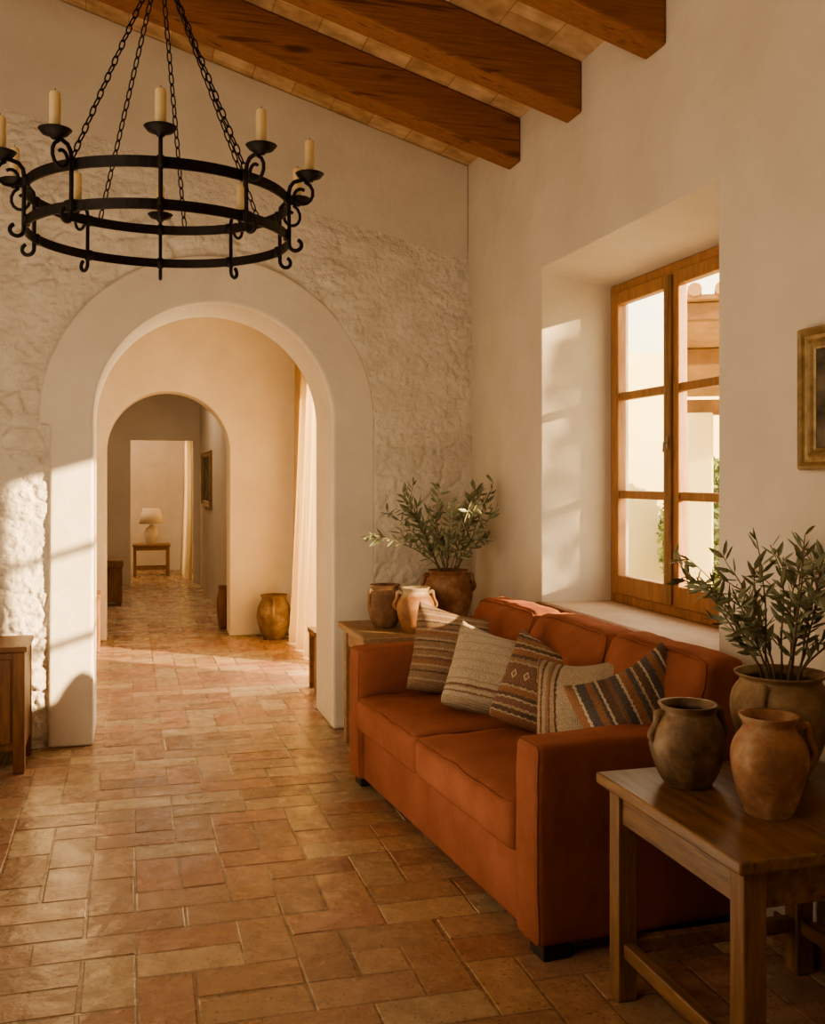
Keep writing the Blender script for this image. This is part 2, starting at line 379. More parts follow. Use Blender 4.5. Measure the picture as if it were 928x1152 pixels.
# rubble facing under limewash
def stone_facing():
    x0, x1, z0, z1, st = -1.35, W, 0, 4.0, .0110
    nx, nz = int((x1-x0)/st), int((z1-z0)/st)
    verts, idx, faces = [], {}, []
    def top(x): return 3.04 + .262*(W-x) + .03*noise.noise(Vector((x*2,0,5)))
    def hide(x, z):
        if z > top(x)+.12: return True
        dx = x-CX
        return (math.hypot(dx, z-SP) < RI+.10) if z > SP else (abs(dx) < RI+.10)
    def sm(v): v = min(1, max(0, v)); return v*v*(3-2*v)
    for i in range(nx+1):
        x = x0+(x1-x0)*i/nx
        ampx = 1.25 if x < -.4 else max(.58, 1.02-(x+.3)*.22)
        blend = .030*sm((x-.75)/.6)                   # flush with the surround on its right side
        for j in range(nz+1):
            z = z0+(z1-z0)*j/nz
            if hide(x,z): continue
            wx = noise.noise(Vector((x*3,z*3,3)))*.06+noise.noise(Vector((x*12,z*12,8)))*.022
            wz = noise.noise(Vector((x*3,z*3,13)))*.06+noise.noise(Vector((x*12,z*12,18)))*.022
            zz = (z+wz)*9.2                            # squat, irregular rubble
            d, pp = noise.voronoi(Vector(((x+wx)*5.6, 0.3, zz)))
            e = sm((d[1]-d[0]-.04)/.14)
            cell = noise.cell(pp[0]*17.3)*.5+.5; cel2 = noise.cell(pp[0]*31.7)
            tilt = ((x+wx)*5.6-pp[0].x)*.010*cel2 + (zz-pp[0].z)*.010*(cell-.5)
            fr = noise.fractal(Vector((x*9,1.7,z*12)), 1, 2, 4)
            fr2 = noise.fractal(Vector((x*34,4.7,z*40)), 1, 2, 3)
            pres = min(1, max(.12, .64+1.2*noise.noise(Vector((x*2.2,2.2,z*2.2)))))
            t = sm((top(x)-z)/.60); tb = sm((top(x)-z)/.22)
            h = ampx*(pres*((.008+.016*cell)*e+tilt*e) + .007*fr + .007*fr2)*(.12+.88*t)
            y = D+.078 - tb*(.014+.026*t + blend*t + h)
            dc = math.hypot(x-CO, z-SP) if z > SP else abs(x-CO)
            if dc < RO-.012: y = max(y, D+.02)         # stays behind the surround
            idx[(i,j)] = len(verts); verts.append((x,y,z))
    for i in range(nx):
        for j in range(nz):
            q = [(i,j),(i+1,j),(i+1,j+1),(i,j+1)]
            if all(k in idx for k in q): faces.append([idx[k] for k in q])
    me = bpy.data.meshes.new('stone_facing'); me.from_pydata(verts, [], faces); me.materials.append(M['stone'])
    for p in me.polygons: p.use_smooth = True
    o = bpy.data.objects.new('stone_facing', me); C.objects.link(o); o.parent = wb
    o['label'] = 'rough limewashed rubble stone facing'
stone_facing()

def ring_wall(x_in, x_fr, x_out, outer, r1, r2):
    bm = B(); rings = []
    for x, (y0,y1,z0,z1) in ((x_in,outer),(x_in,r1),(x_fr,r2),(x_out,r2),(x_out,outer)):
        rings.append([bm.verts.new((x,y,z)) for y,z in ((y0,z0),(y1,z0),(y1,z1),(y0,z1))])
    for i in range(5):
        a, b_ = rings[i], rings[(i+1)%5]
        for k in range(4): bm.faces.new((a[k],a[(k+1)%4],b_[(k+1)%4],b_[k]))
    return bm
WIN1 = (3.354,5.045,.865,2.66); WIN2 = (3.62,5.02,.885,2.575); XF = 2.51
struct('wall_right', ring_wall(W, XF, 2.61, (-1.6,D+.60,-.05,3.62), WIN1, WIN2), M['plaster'], bevel=.010, seg=3)
struct('wall_left', box(B(), -3.2,-3,-1.6,D+.6,-.05,5.4), M['plaster'])
struct('wall_front', prism(B(), [(-3.2,-.05),(2.61,-.05),(2.61,3.62),(-3.2,5.4)], -1.8, -1.6), M['plaster'])
struct('ceiling', prism(B(), [(W+.1,zc(W+.1)),(W+.1,zc(W+.1)+.12),(-3.2,zc(-3.2)+.12),(-3.2,zc(-3.2))], -1.8, D+.6), M['boards'])
struct('baseboard_right', box(B(), W-.014, W, -1.6, 3.0, 0, .085), M['base_tile'], bevel=.004)
beam_lab = ['brown timber ceiling beam closest to the stone wall, above the arch', 'middle brown timber ceiling beam of three', 'brown timber ceiling beam nearest the viewer, cut by the top of the photo']
for y, lab in zip((5.339,4.537,3.733), beam_lab):
    o = obj('ceiling_beam', prism(B(), [(W,zb(W)),(W,zc(W)),(-3,zc(-3)),(-3,zb(-3))], y, y+.17), M['beam'], bevel=.012)
    tag(o, lab, 'beam', 'sloping ceiling beams')

# hall beyond the arch
XH = 1.65; Y2 = 10.07; Y3 = 15.25
struct('wall_hall_right', ring_wall(XH, XH+.25, XH+.3, (D+.6,Y2,-.05,3.4), (7.35,9.55,.04,2.42), (7.40,9.5,.04,2.40)), M['plaster_smooth'])
struct('wall_hall_left', box(B(), -1.9,-1.6,D+.6,17.8,-.05,3.4), M['plaster_smooth'])
C2, R2, S2 = .37, .575, 1.80
poly = [(-1.6,0),(C2-R2,0)] + arch_pts(C2,R2,S2) + [(C2+R2,0),(XH+.3,0),(XH+.3,3.4),(-1.6,3.4)]
struct('wall_hall_back', prism(B(), poly, Y2, Y2+.33), M['plaster_smooth'], bevel=.015, seg=3)
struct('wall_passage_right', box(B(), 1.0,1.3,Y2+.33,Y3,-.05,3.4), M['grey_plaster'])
poly = [(-1.6,0),(.02,0),(.02,2.09),(.911,2.09),(.911,0),(1.3,0),(1.3,3.4),(-1.6,3.4)]
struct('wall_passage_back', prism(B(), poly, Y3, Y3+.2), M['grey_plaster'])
struct('wall_far_right', ring_wall(1.05, 1.25, 1.3, (Y3+.2,17.8,-.05,3.4), (16.0,16.75,.1,2.2), (16.0,16.75,.1,2.2)), M['plaster_smooth'])
struct('wall_far_back', box(B(), -1.6,1.3,17.6,17.8,-.05,3.4), M['plaster_smooth'])
struct('ceiling_hall', box(B(), -1.9,XH+.3,D+.6,17.8,3.3,3.42), M['plaster_smooth'])
# outside
struct('ground', box(B(), 2.61,40,-20,45,-.3,-.12), M['ground'])

# ------------------------------------------------------------------ window
win = bpy.data.objects.new('window_1', None); C.objects.link(win); win.location = (XF, 4.32, WIN2[2]); win['kind'] = 'structure'
win['label'] = 'wooden two casement window in the deep plaster reveal'
yL, yR = WIN2[1]-4.32, WIN2[0]-4.32       # far, near (local)
hh = WIN2[3]-WIN2[2]
bm = B()
for a in ((yR,yR+.055,0,hh),(yL-.055,yL,0,hh),(yR+.055,yL-.055,0,.05),(yR+.055,yL-.055,hh-.05,hh)): box(bm, -.01,.05,a[0],a[1],a[2],a[3])
obj('window_frame', bm, M['window_wood'], win, bevel=.006)
sb = B(); box(sb, -.385, -.012, WIN1[0]-4.32+.01, WIN1[1]-4.32-.01, -.035, .004)
obj('window_sill', sb, M['sill_tile'], win, bevel=.008, seg=3)
sb = B(); box(sb, -.425, -.385, WIN1[0]-4.32-.02, WIN1[1]-4.32+.02, -.075, .005)
obj('sill_edge', sb, M['base_tile'], win, bevel=.006)['label'] = 'terracotta front edge of the sill'
def casement(y0, y1, handle):
    z0, z1 = .05, hh-.05; sw = .070
    bm = B(); x0, x1 = -.025, .025
    box(bm, x0,x1,y0,y0+sw,z0,z1); box(bm, x0,x1,y1-sw,y1,z0,z1)
    box(bm, x0,x1,y0+sw,y1-sw,z0,z0+.100); box(bm, x0,x1,y0+sw,y1-sw,z1-.065,z1)
    for zz in (.575, 1.09): box(bm, x0+.008,x1-.008,y0+sw,y1-sw,zz-.021,zz+.021)
    c = obj('casement', bm, M['window_wood'], win, bevel=.006)
    g = B(); box(g, -.002,.002,y0+sw,y1-sw,z0+.100,z1-.065); obj('glass', g, M['glass'], c)
    return c
mid = 4.36-4.32
cl = casement(mid, yL-.045, True); casement(yR+.045, mid-.001, False)
obj('meeting_strip', box(B(), -.038,-.0245,mid-.024,mid+.030,.06,hh-.06), M['leg_wood'], win, bevel=.004)
h = B(); box(h, -.043,-.038,mid-.006,mid+.010,.80,.86); tube(h, [(-.042,mid,.83),(-.060,mid,.83)], .0045); tube(h, [(-.060,mid,.834),(-.062,mid,.815),(-.062,mid+.002,.785)], .005)
obj('handle', h, M['pale_metal'], cl)['label'] = 'small metal window handle'

# ------------------------------------------------------------------ chandelier
CH = thing('chandelier', 'black wrought iron ring chandelier hung from chains below the beams', 'chandelier', (.11,3.82,2.40))
RR = .462
def z_(Z): return Z-2.40
def ring(z, hgt, r):
    return lathe(B(), [(r-.004,z-hgt/2),(r+.004,z-hgt/2),(r+.004,z+hgt/2),(r-.004,z+hgt/2)], 72, True)
u = obj('upper_ring', ring(z_(2.557),.036,RR), M['iron'], CH)
l = obj('lower_ring', ring(z_(2.422),.034,RR), M['iron'], CH)
CZ = .236
def arm_bm():
    bm = B(); pts = []
    c = (RR+.034, -.012); rr = .023
    for a in range(60, -181, -20):
        k = 1 if a < -20 else .75+.25*(60-a)/80
        pts.append((c[0]+rr*k*math.cos(R(a)), 0, c[1]+rr*k*math.sin(R(a))))
    pts += [(RR+.011,0,.03),(RR+.010,0,.10),(RR+.010,0,.15),(RR+.010,0,.175),(RR+.014,0,.195),(RR+.028,0,.212),(RR+.055,0,.219),(RR+.085,0,.221)]
    tube(bm, pts, .0072, 8)
    s = []
    c2 = (RR+.056, .166)
    for i in range(15):
        a = R(75 - i*27); k = .047 - i*.0021
        s.append((c2[0]+k*math.cos(a), 0, c2[1]+k*math.sin(a)))
    tube(bm, s, .006, 8)
    for z in (.022,.157): box(bm, RR-.008,RR+.013,-.011,.011,z-.019,z+.019)
    return bm
arm0 = obj('arm', arm_bm(), M['iron'], CH, smooth=True)
cup0 = obj('drip_cup', lathe(B(), [(r_,z_c-.267+CZ) for r_,z_c in [(0,.243),(.012,.243),(.016,.25),(.040,.258),(.050,.270),(.052,.272),(.048,.274),(.030,.266),(.021,.266),(.021,.280),(.019,.280),(.019,.267),(0,.267)]], 24, c=(RR+.085,0,0)), M['iron'], arm0, smooth=True)
candle_bm = lathe(B(), [(0,0),(.0175,0),(.0178,.06),(.0172,.118),(.014,.124),(.008,.121),(0,.120)], 20)
clabel = {0:'ivory candle at the front centre of the black chandelier, closest to the viewer', 36:'ivory candle right of the chandelier\'s front centre candle', 72:'ivory candle at the far right edge of the chandelier, standing outermost',
 108:'ivory candle just behind the chandelier\'s rightmost candle', 144:'ivory candle on the far side of the chandelier, right of its hindmost candle', 180:'hindmost ivory candle of the chandelier, seen low behind the rings',
 216:'ivory candle on the far side of the chandelier, left of its hindmost candle', 252:'ivory candle just behind the chandelier\'s leftmost candle', 288:'leftmost ivory candle on the chandelier, at the photo edge', 324:'ivory candle left of the chandelier\'s front centre candle'}
cand0 = None
for i, phi in enumerate(range(0,360,36)):
    a = R(-91.6+phi)
    if i == 0: ar, cu = arm0, cup0
    else:
        ar = arm0.copy(); C.objects.link(ar); ar.parent = CH
        cu = cup0.copy(); C.objects.link(cu); cu.parent = ar
    ar.rotation_euler = (0,0,a)
    p = (.11+(RR+.085)*math.cos(a), 3.82+(RR+.085)*math.sin(a), 2.40+CZ)
    if i == 0:
        cand0 = thing('candle', clabel[0], 'candle', p, group='candles on the chandelier')
        wax0 = obj('wax', candle_bm, M['candle'], cand0, smooth=True)
        wick0 = obj('wick', tube(B(), [(0,0,.119),(.001,0,.134)], .0014, 6), M['wick'], cand0)
    else:
        cd = cand0.copy(); C.objects.link(cd); cd.location = p; cd['label'] = clabel[phi]
        for q in (wax0, wick0):
            k = q.copy(); C.objects.link(k); k.parent = cd
hubz = z_(3.40)
def chain(p, q):
    bm = B(); p, q = Vector(p), Vector(q); d = (q-p); Ln = d.length; d.normalize()
    s1 = d.orthogonal().normalized(); s2 = d.cross(s1); n = int(Ln/.038)
    for i in range(n):
        c = p + d*(Ln*(i+.5)/n); s = s1 if i%2 else s2
        pts = []
        for k in range(12):
            a = 2*PI*k/12
            pts.append(c + d*(.0235*math.cos(a)) + s*.0095*math.sin(a))
        tube(bm, pts, .0026, 5, closed=True)
    return bm
for phi in (-37, 37, -150, 168, 125):
    a = R(-91.6+phi)
    obj('chain', chain((RR*math.cos(a),RR*math.sin(a),.172),(.02*math.cos(a),.02*math.sin(a),hubz)), M['iron'], CH, smooth=True)
obj('hub', lathe(B(), [(0,hubz-.03),(.02,hubz-.02),(.032,hubz),(.02,hubz+.02),(.009,hubz+.03),(.009,1.495),(.05,1.50),(.055,1.512),(.05,1.525),(0,1.525)], 20), M['iron'], CH, smooth=True)

# ------------------------------------------------------------------ sofa
SO = thing('sofa', 'rust orange fabric sofa with loose cushions under the window', 'sofa', (1.248,3.014,0), R(4.6))
LN, DP = 2.10, .80
def wrinkle(p, k=.004): return Vector((noise.noise(p*9), noise.noise(p*9+Vector((5,1,2))), noise.noise(p*9+Vector((1,7,3)))))*k
def seam(name, x0,x1,y0,y1,z0,z1, r, fn, plane, parent):
    """thin piping running round a cushion: plane ('x', u) or ('z', w) gives the face edge it follows"""
    cen = Vector(((x0+x1)/2,(y0+y1)/2,(z0+z1)/2)); h = Vector(((x1-x0)/2,(y1-y0)/2,(z1-z0)/2))
    ax, s = plane; k = r*.30; pts = []
    if ax == 'x':  a_, b_ = h.y-k, h.z-k; mk = lambda p,q: Vector((s*(h.x-k), p, q))
    else:          a_, b_ = h.x-k, h.y-k; mk = lambda p,q: Vector((p, q, s*(h.z-k)))
    def loop():
        rc = r*.8
        cs = [(a_-rc,b_-rc,0),(-a_+rc,b_-rc,90),(-a_+rc,-b_+rc,180),(a_-rc,-b_+rc,270)]
        L_ = []
        for ca,cb,st in cs:
            for q in range(5): L_.append((ca+rc*math.cos(R(st+q*22.5)), cb+rc*math.sin(R(st+q*22.5))))
        out = []
        for i in range(len(L_)):
            p, q = L_[i], L_[(i+1)%len(L_)]; dd = math.hypot(p[0]-q[0],p[1]-q[1]); m_ = max(1,int(dd/.05))
            for t in range(m_): out.append((p[0]+(q[0]-p[0])*t/m_, p[1]+(q[1]-p[1])*t/m_))
        return out
    for p,q in loop():
        c = mk(p,q); pts.append(fn(c, c.x/h.x, c.y/h.y, c.z/h.z)+cen)
    return obj(name, tube(B(), pts, .0032, 6, closed=True), M['piping'], parent, smooth=True)
obj('base', cushion(.03,DP-.01,.01,LN-.01,.045,.30,r=.02,step=.2), M['sofa'], SO, smooth=True)
for y0 in (0, LN-.165):
    def f(p,u,v,w):
        return p + Vector((-.004*(1-w*w) if u<-.9 else 0, .004*v*(1-u*u), .006*(1-u*u)*(1 if w>.5 else 0))) + wrinkle(p,.003)
    a_ = (0,DP-.03,y0,y0+.165,.048,.695)
    am = obj('arm', cushion(*a_,r=.026,fn=f), M['sofa'], SO, smooth=True)
    seam('piping', *a_, .026, f, ('x',-1), am)
obj('back', cushion(.69,DP,.03,LN-.03,.048,.74,r=.03,step=.15), M['sofa'], SO, smooth=True)
def seatf(p,u,v,w):
    q = p.copy()
    q.z += .018*(1-u*u)*(1-v**4)*(1 if w>0 else 0)*abs(w) + .007*noise.noise(p*6)
    q.x -= .014*(1-w*w)*(1 if u<-.5 else 0)*(1-v**4)
    return q + wrinkle(p,.006)
for y0,y1 in ((.166,1.108),(1.120,1.934)):
    a_ = (-.012,.70,y0,y1,.295,.467)
    sc = obj('seat_cushion', cushion(*a_,r=.038,fn=seatf,step=.035), M['sofa'], SO, smooth=True)
    seam('piping', *a_, .038, seatf, ('z',1), sc); seam('piping', *a_, .038, seatf, ('z',-1), sc)
def backf(p,u,v,w):
    q = p.copy()
    q.x *= 1-.20*max(0,w)**2                                                              # a little thinner towards the top
    q.x -= .048*(1-v**4)*(1-abs(w+.1)**3)*(1 if u<0 else .2)
    q.z += .008*(1-v**4)*(1 if w>0 else 0)*abs(w)
    q.z += .010*noise.noise(Vector((p.y*4, .5, 2))) * (1 if w>0 else 0)*abs(w)
    q.x += .055*w + .009*noise.noise(Vector((p.y*5, p.z*5, 2)))
    q.x += math.sin((v*w)*9)*.007*abs(v*w)     # creases pulled in from the corners
    return q + wrinkle(p*1.4,.006)
wd = 1.955/3
for i in range(3):
    y0 = -.015+wd*i
    a_ = (.575,.765,y0+.004,y0+wd-.004,.474,.930)
    bf = lambda p,u,v,w,i=i: backf(p+Vector((0,i*3.7,0)),u,v,w)-Vector((0,i*3.7,0))
    bc = obj('back_cushion', cushion(*a_,r=.036,fn=bf,step=.028), M['sofa'], SO, smooth=True)
    seam('piping', *a_, .036, bf, ('x',-1), bc)
for x0 in (.03,DP-.14):
    for y0 in (.015,LN-.115): obj('foot', box(B(), x0,x0+.10,y0,y0+.10,0,.05), M['black'], SO, bevel=.004)

# throw pillows
def pillow(name, label, loc, yaw, tilt, roll, w, h, t, m):
    bm = B(); n = 30
    def P(u,v,s):
        cn = 1-.06*(u*v)**4
        x = w/2*u*(1-.07*(1-v*v)*u*u)*cn; z = h/2*v*(1-.07*(1-u*u)*v*v)*cn
        th = t/2*max(0,(1-u**2)*(1-v**2))**.34
        th *= 1-.14*v                                                                       # filling sinks to the bottom
        k = .018*noise.noise(Vector((u*2+loc[0]*9,v*2,loc[1]*5)))+.012*noise.noise(Vector((u*5,v*5,loc[1]*5)))
        cr_ = .012*math.sin(9*(abs(u)-abs(v)))*(u*v)**2                                     # creases from the corners
        sag = .02*math.sin(PI*u*.5)*(1-abs(v)) - .040*(1-u*u)*(1 if v>0 else 0)*v*v         # slouch
        return Vector((x, s*(th+cr_) + k*(1-u*u)*(1-v*v) + .055*(v*v-.4)*(1-u*u), z+sag))
    for s in (-1,1):
        g = [[bm.verts.new(P(math.sin(PI/2*(-1+2*i/n)), math.sin(PI/2*(-1+2*j/n)), s)) for j in range(n+1)] for i in range(n+1)]
        for i in range(n):
            for j in range(n): bm.faces.new((g[i][j],g[i+1][j],g[i+1][j+1],g[i][j+1]))
    bmesh.ops.remove_doubles(bm, verts=bm.verts, dist=1e-5)
    o = obj(name, bm, m, smooth=True)
    o.location = loc; o.rotation_mode = 'YXZ'; o.rotation_euler = (R(-tilt),R(roll),R(yaw))
    tag(o, label, 'pillow', 'throw pillows on the sofa'); return o
rust=(.26,.135,.08); drk=(.125,.082,.058); crm=(.45,.37,.27); tan=(.35,.255,.167); mar=(.195,.112,.078); nav=(.105,.088,.08); brn=(.25,.165,.105); bge=(.40,.32,.222)
def bands(seq, w):
    out = []; p = 0
    for c, k in zip(seq, w): out.append((round(p,4), c)); p += k
    return [(q/p, c) for q, c in out]
m1 = stripe_mat('brown_stripes', bands([brn,tan,brn,drk,brn,tan,rust,mar,tan,brn,mar,tan,brn,drk,tan,brn,rust,tan,mar,brn,drk,tan,brn,tan,brn,drk,brn],[4,1,3,.8,2,1,2,1.5,.8,2,1,1.2,2.5,.8,1,1.5,2,1,1.2,2,.8,1,2,.8,2,.8,3]), 'Z', .42)
m2 = stripe_mat('cream_stripes', bands([bge,crm,brn,crm,tan,mar,crm,tan,crm,bge,crm,bge,crm,bge,crm,bge,crm,bge,crm,tan,crm,bge],[3,2,.8,1.5,.7,1,2,.8,4,1,4,1,4,1,4,1,4,1,3,.8,2,2]), 'Z', .40)
m3 = stripe_mat('banded_kilim', bands([rust,bge,drk,tan,mar,bge,drk,rust,tan,drk,bge,mar,tan,brn,drk,rust,bge,drk,tan,rust,drk,bge,mar],[3,.7,1.4,.9,2.2,.6,1.4,2.2,.8,4,.6,4,.8,1.4,1.4,2.4,.6,1.6,.9,2.2,1.2,.6,3]), 'Z', .42, zig=.02, zigfreq=14, diamond=(7, [(.36,.56)], (drk,bge,rust,mar)))
m4 = stripe_mat('beige_side_stripes', bands([tan,mar,tan,drk,tan,brn,mar,tan,drk,bge,bge],[5,2.5,4,2,4,3,2.5,4,2,40,26]), 'X', .42)
m5 = stripe_mat('woven_bands', bands([rust,crm,nav,rust,nav,crm,drk,mar,nav,crm,rust,nav,tan,drk,crm,nav,rust,nav,crm,drk],[3,.8,3,2.4,1,.8,2.6,1.6,2.4,.8,2.6,1.8,.8,2.6,.8,2.6,2.4,1.2,.8,3]), 'X', .40, zig=.012, zigfreq=16)
pillow('throw_pillow','brown striped throw pillow against the far sofa arm', (1.625,4.76,.684), -14, 16, 9, .62,.46,.24, m1)
pillow('throw_pillow','cream woven throw pillow with brown stripes near one edge', (1.645,4.40,.655), -24, 28, 12, .50,.43,.24, m2)
pillow('throw_pillow','dark banded kilim throw pillow with diamond row, centre of the sofa', (1.72,3.99,.662), -32, 26, 16, .45,.43,.24, m3)
pillow('throw_pillow','plain beige throw pillow with brown stripes down one side', (1.715,3.65,.657), -44, 22, -8, .41,.43,.24, m4)
pillow('throw_pillow','dark rust and cream banded throw pillow tilted beside near arm', (1.755,3.315,.702), -32, 26, -28, .42,.43,.24, m5)

# ------------------------------------------------------------------ tables
def table(name, label, x0,x1,y0,y1,h, m_top, m_leg, leg=.062, apron=.10, stretch=.13, over=.03):
    t = thing(name, label, 'table', ((x0+x1)/2,(y0+y1)/2,0))
    a, b_ = (x1-x0)/2, (y1-y0)/2
    obj('table_top', box(B(), -a,a,-b_,b_,h-.034,h), m_top, t, bevel=.006)
    ia, ib = a-over, b_-over
    for sx in (-1,1):
        for sy in (-1,1):
            xx = sorted((sx*ia, sx*(ia-leg))); yy = sorted((sy*ib, sy*(ib-leg)))
            obj('leg', box(B(), xx[0],xx[1],yy[0],yy[1],0,h-.034), m_leg, t, bevel=.005)
    th = .022
    for s in (-1,1):
        yy = sorted((s*(ib-.012), s*(ib-.012-th))); obj('apron', box(B(), -ia+leg,ia-leg,yy[0],yy[1],h-.034-apron,h-.034), m_top, t, bevel=.003)
        xx = sorted((s*(ia-.012), s*(ia-.012-th))); obj('apron', box(B(), xx[0],xx[1],-ib+leg,ib-leg,h-.034-apron,h-.034), m_top, t, bevel=.003)
    if stretch:
        for s in (-1,1):
            yy = sorted((s*(ib-.015), s*(ib-.05))); obj('stretcher', box(B(), -ia+leg,ia-leg,yy[0],yy[1],stretch,stretch+.045), m_top, t, bevel=.004)
            xx = sorted((s*(ia-.015), s*(ia-.05))); obj('stretcher', box(B(), xx[0],xx[1],-ib+leg,ib-leg,stretch,stretch+.045), m_top, t, bevel=.004)
    return t
table('side_table', 'dark brown wooden side table in the foreground carrying three clay pots', 1.36,2.09,2.07,2.83,.66, M['dark_wood'], M['leg_wood'])
table('side_table', 'wooden corner table behind the sofa\'s far arm by the arch', 1.19,2.07,5.26,5.94,.70, M['oak'], M['oak'])

# ------------------------------------------------------------------ pots
def pot(name, label, cat, loc, rad, h, m, shape, handles=(), group=None, rot=0):
    t = thing(name, label, cat, loc, rot, group)
    prof = [(0,0)] + [(r*rad, z*h) for r,z in shape]
    top = shape[-1]
    ins = [((r*rad)-.012, z*h) for r,z in shape if z > .06][::-1]
    ins[0] = (top[0]*rad-.010, h*.995)
    pts = [Vector((r,z,0)) for r,z in prof[1:]]
    sm = [(p.x,p.y) for p in spline(pts, 4)]
    smi = [(max(.004,p.x),p.y) for p in spline([Vector((r,z,0)) for r,z in ins], 3)]
    prof = [(0,0)] + sm + smi + [(0, smi[-1][1])]
    bb = lathe(B(), prof, 40)
    for v in bb.verts:      # hand-thrown wobble
        k = 1+.025*noise.noise(Vector((v.co.x*9+loc[0]*7, v.co.y*9+loc[1]*5, v.co.z*9)))
        v.co.x *= k; v.co.y *= k
    obj('body', bb, m, t, smooth=True)
    for ang, z0, z1, out in handles:
        def rad_at(z):
            best = min(sm, key=lambda q: abs(q[1]-z*h)); return best[0]
        r0, r1 = rad_at(z0)-.006, rad_at(z1)-.006
        path = spline([(r1,0,z1*h),(r1+out*.8,0,z1*h+.01),(r1+out,0,(z1*.7+z0*.3)*h),(max(r0,r1)+out*.55,0,(z1*.3+z0*.7)*h),(r0,0,z0*h)], 5)
        hb = tube(B(), path, .0105*min(1.2,rad/.105), 8)
        bmesh.ops.rotate(hb, verts=hb.verts, cent=(0,0,0), matrix=Matrix.Rotation(R(ang),3,'Z'))
        obj('handle', hb, m, t, smooth=True)
    return t
jar = [(.55,0),(.62,.02),(.82,.18),(.98,.42),(1.0,.58),(.92,.74),(.76,.86),(.70,.91),(.76,.97),(.80,1.0)]
jug = [(.58,0),(.62,.03),(.80,.2),(.97,.45),(1.0,.60),(.90,.74),(.72,.84),(.66,.90),(.74,.965),(.78,1.0)]
urn = [(.50,0),(.56,.03),(.74,.2),(.95,.5),(1.0,.68),(.94,.82),(.82,.90),(.80,.94),(.90,.98),(.92,1.0)]
rnd_urn = [(.54,0),(.62,.03),(.84,.2),(.98,.45),(1.0,.60),(.93,.77),(.80,.88),(.76,.92),(.83,.97),(.86,1.0)]
pot('clay_jar','dark brown clay jar with small handle, nearest the sofa arm on foreground table','jar',(1.56,2.64,.66),.108,.235,M['dark_clay'],jar,((-5,.55,.86,.03),(175,.55,.86,.02)))
pot('clay_jug','orange terracotta jug with side handle at the front of foreground table','jug',(1.633,2.354,.66),.100,.262,M['terracotta'],jug,((-20,.5,.86,.042),))
pot('clay_vase','large olive brown clay vase holding olive branches on foreground table','vase',(1.87,2.64,.66),.145,.310,M['olive_clay'],urn,((215,.6,.88,.035),(20,.6,.88,.035)))
pot('clay_jug','small brown clay jug nearest the arch on the corner table','jug',(1.405,5.65,.70),.102,.240,M['brown_clay'],rnd_urn,((200,.5,.86,.03),(-30,.5,.86,.03)))
pot('clay_jug','small two handled clay jug with pale glazed top, behind the sofa arm','jug',(1.52,5.42,.70),.105,.245,M['glazed_clay'],jug,((-10,.5,.86,.035),(170,.5,.86,.035)))
pot('clay_vase','reddish terracotta vase holding olive branches in the room corner','vase',(1.78,5.64,.70),.138,.315,M['terracotta_red'],rnd_urn,((-15,.62,.88,.035),(165,.62,.88,.035)))
pot('floor_jar','weathered dull brown clay jar standing on the hall floor beside the curtain','jar',(1.345,9.84,0),.165,.42,M['straw_clay'],jar,((-100,.6,.86,.03),(80,.6,.86,.03)))
pot('floor_vase','slim dark vase just inside the second arch, half hidden by its right pillar','vase',(.93,10.62,0),.065,.44,M['leg_wood'],jar)

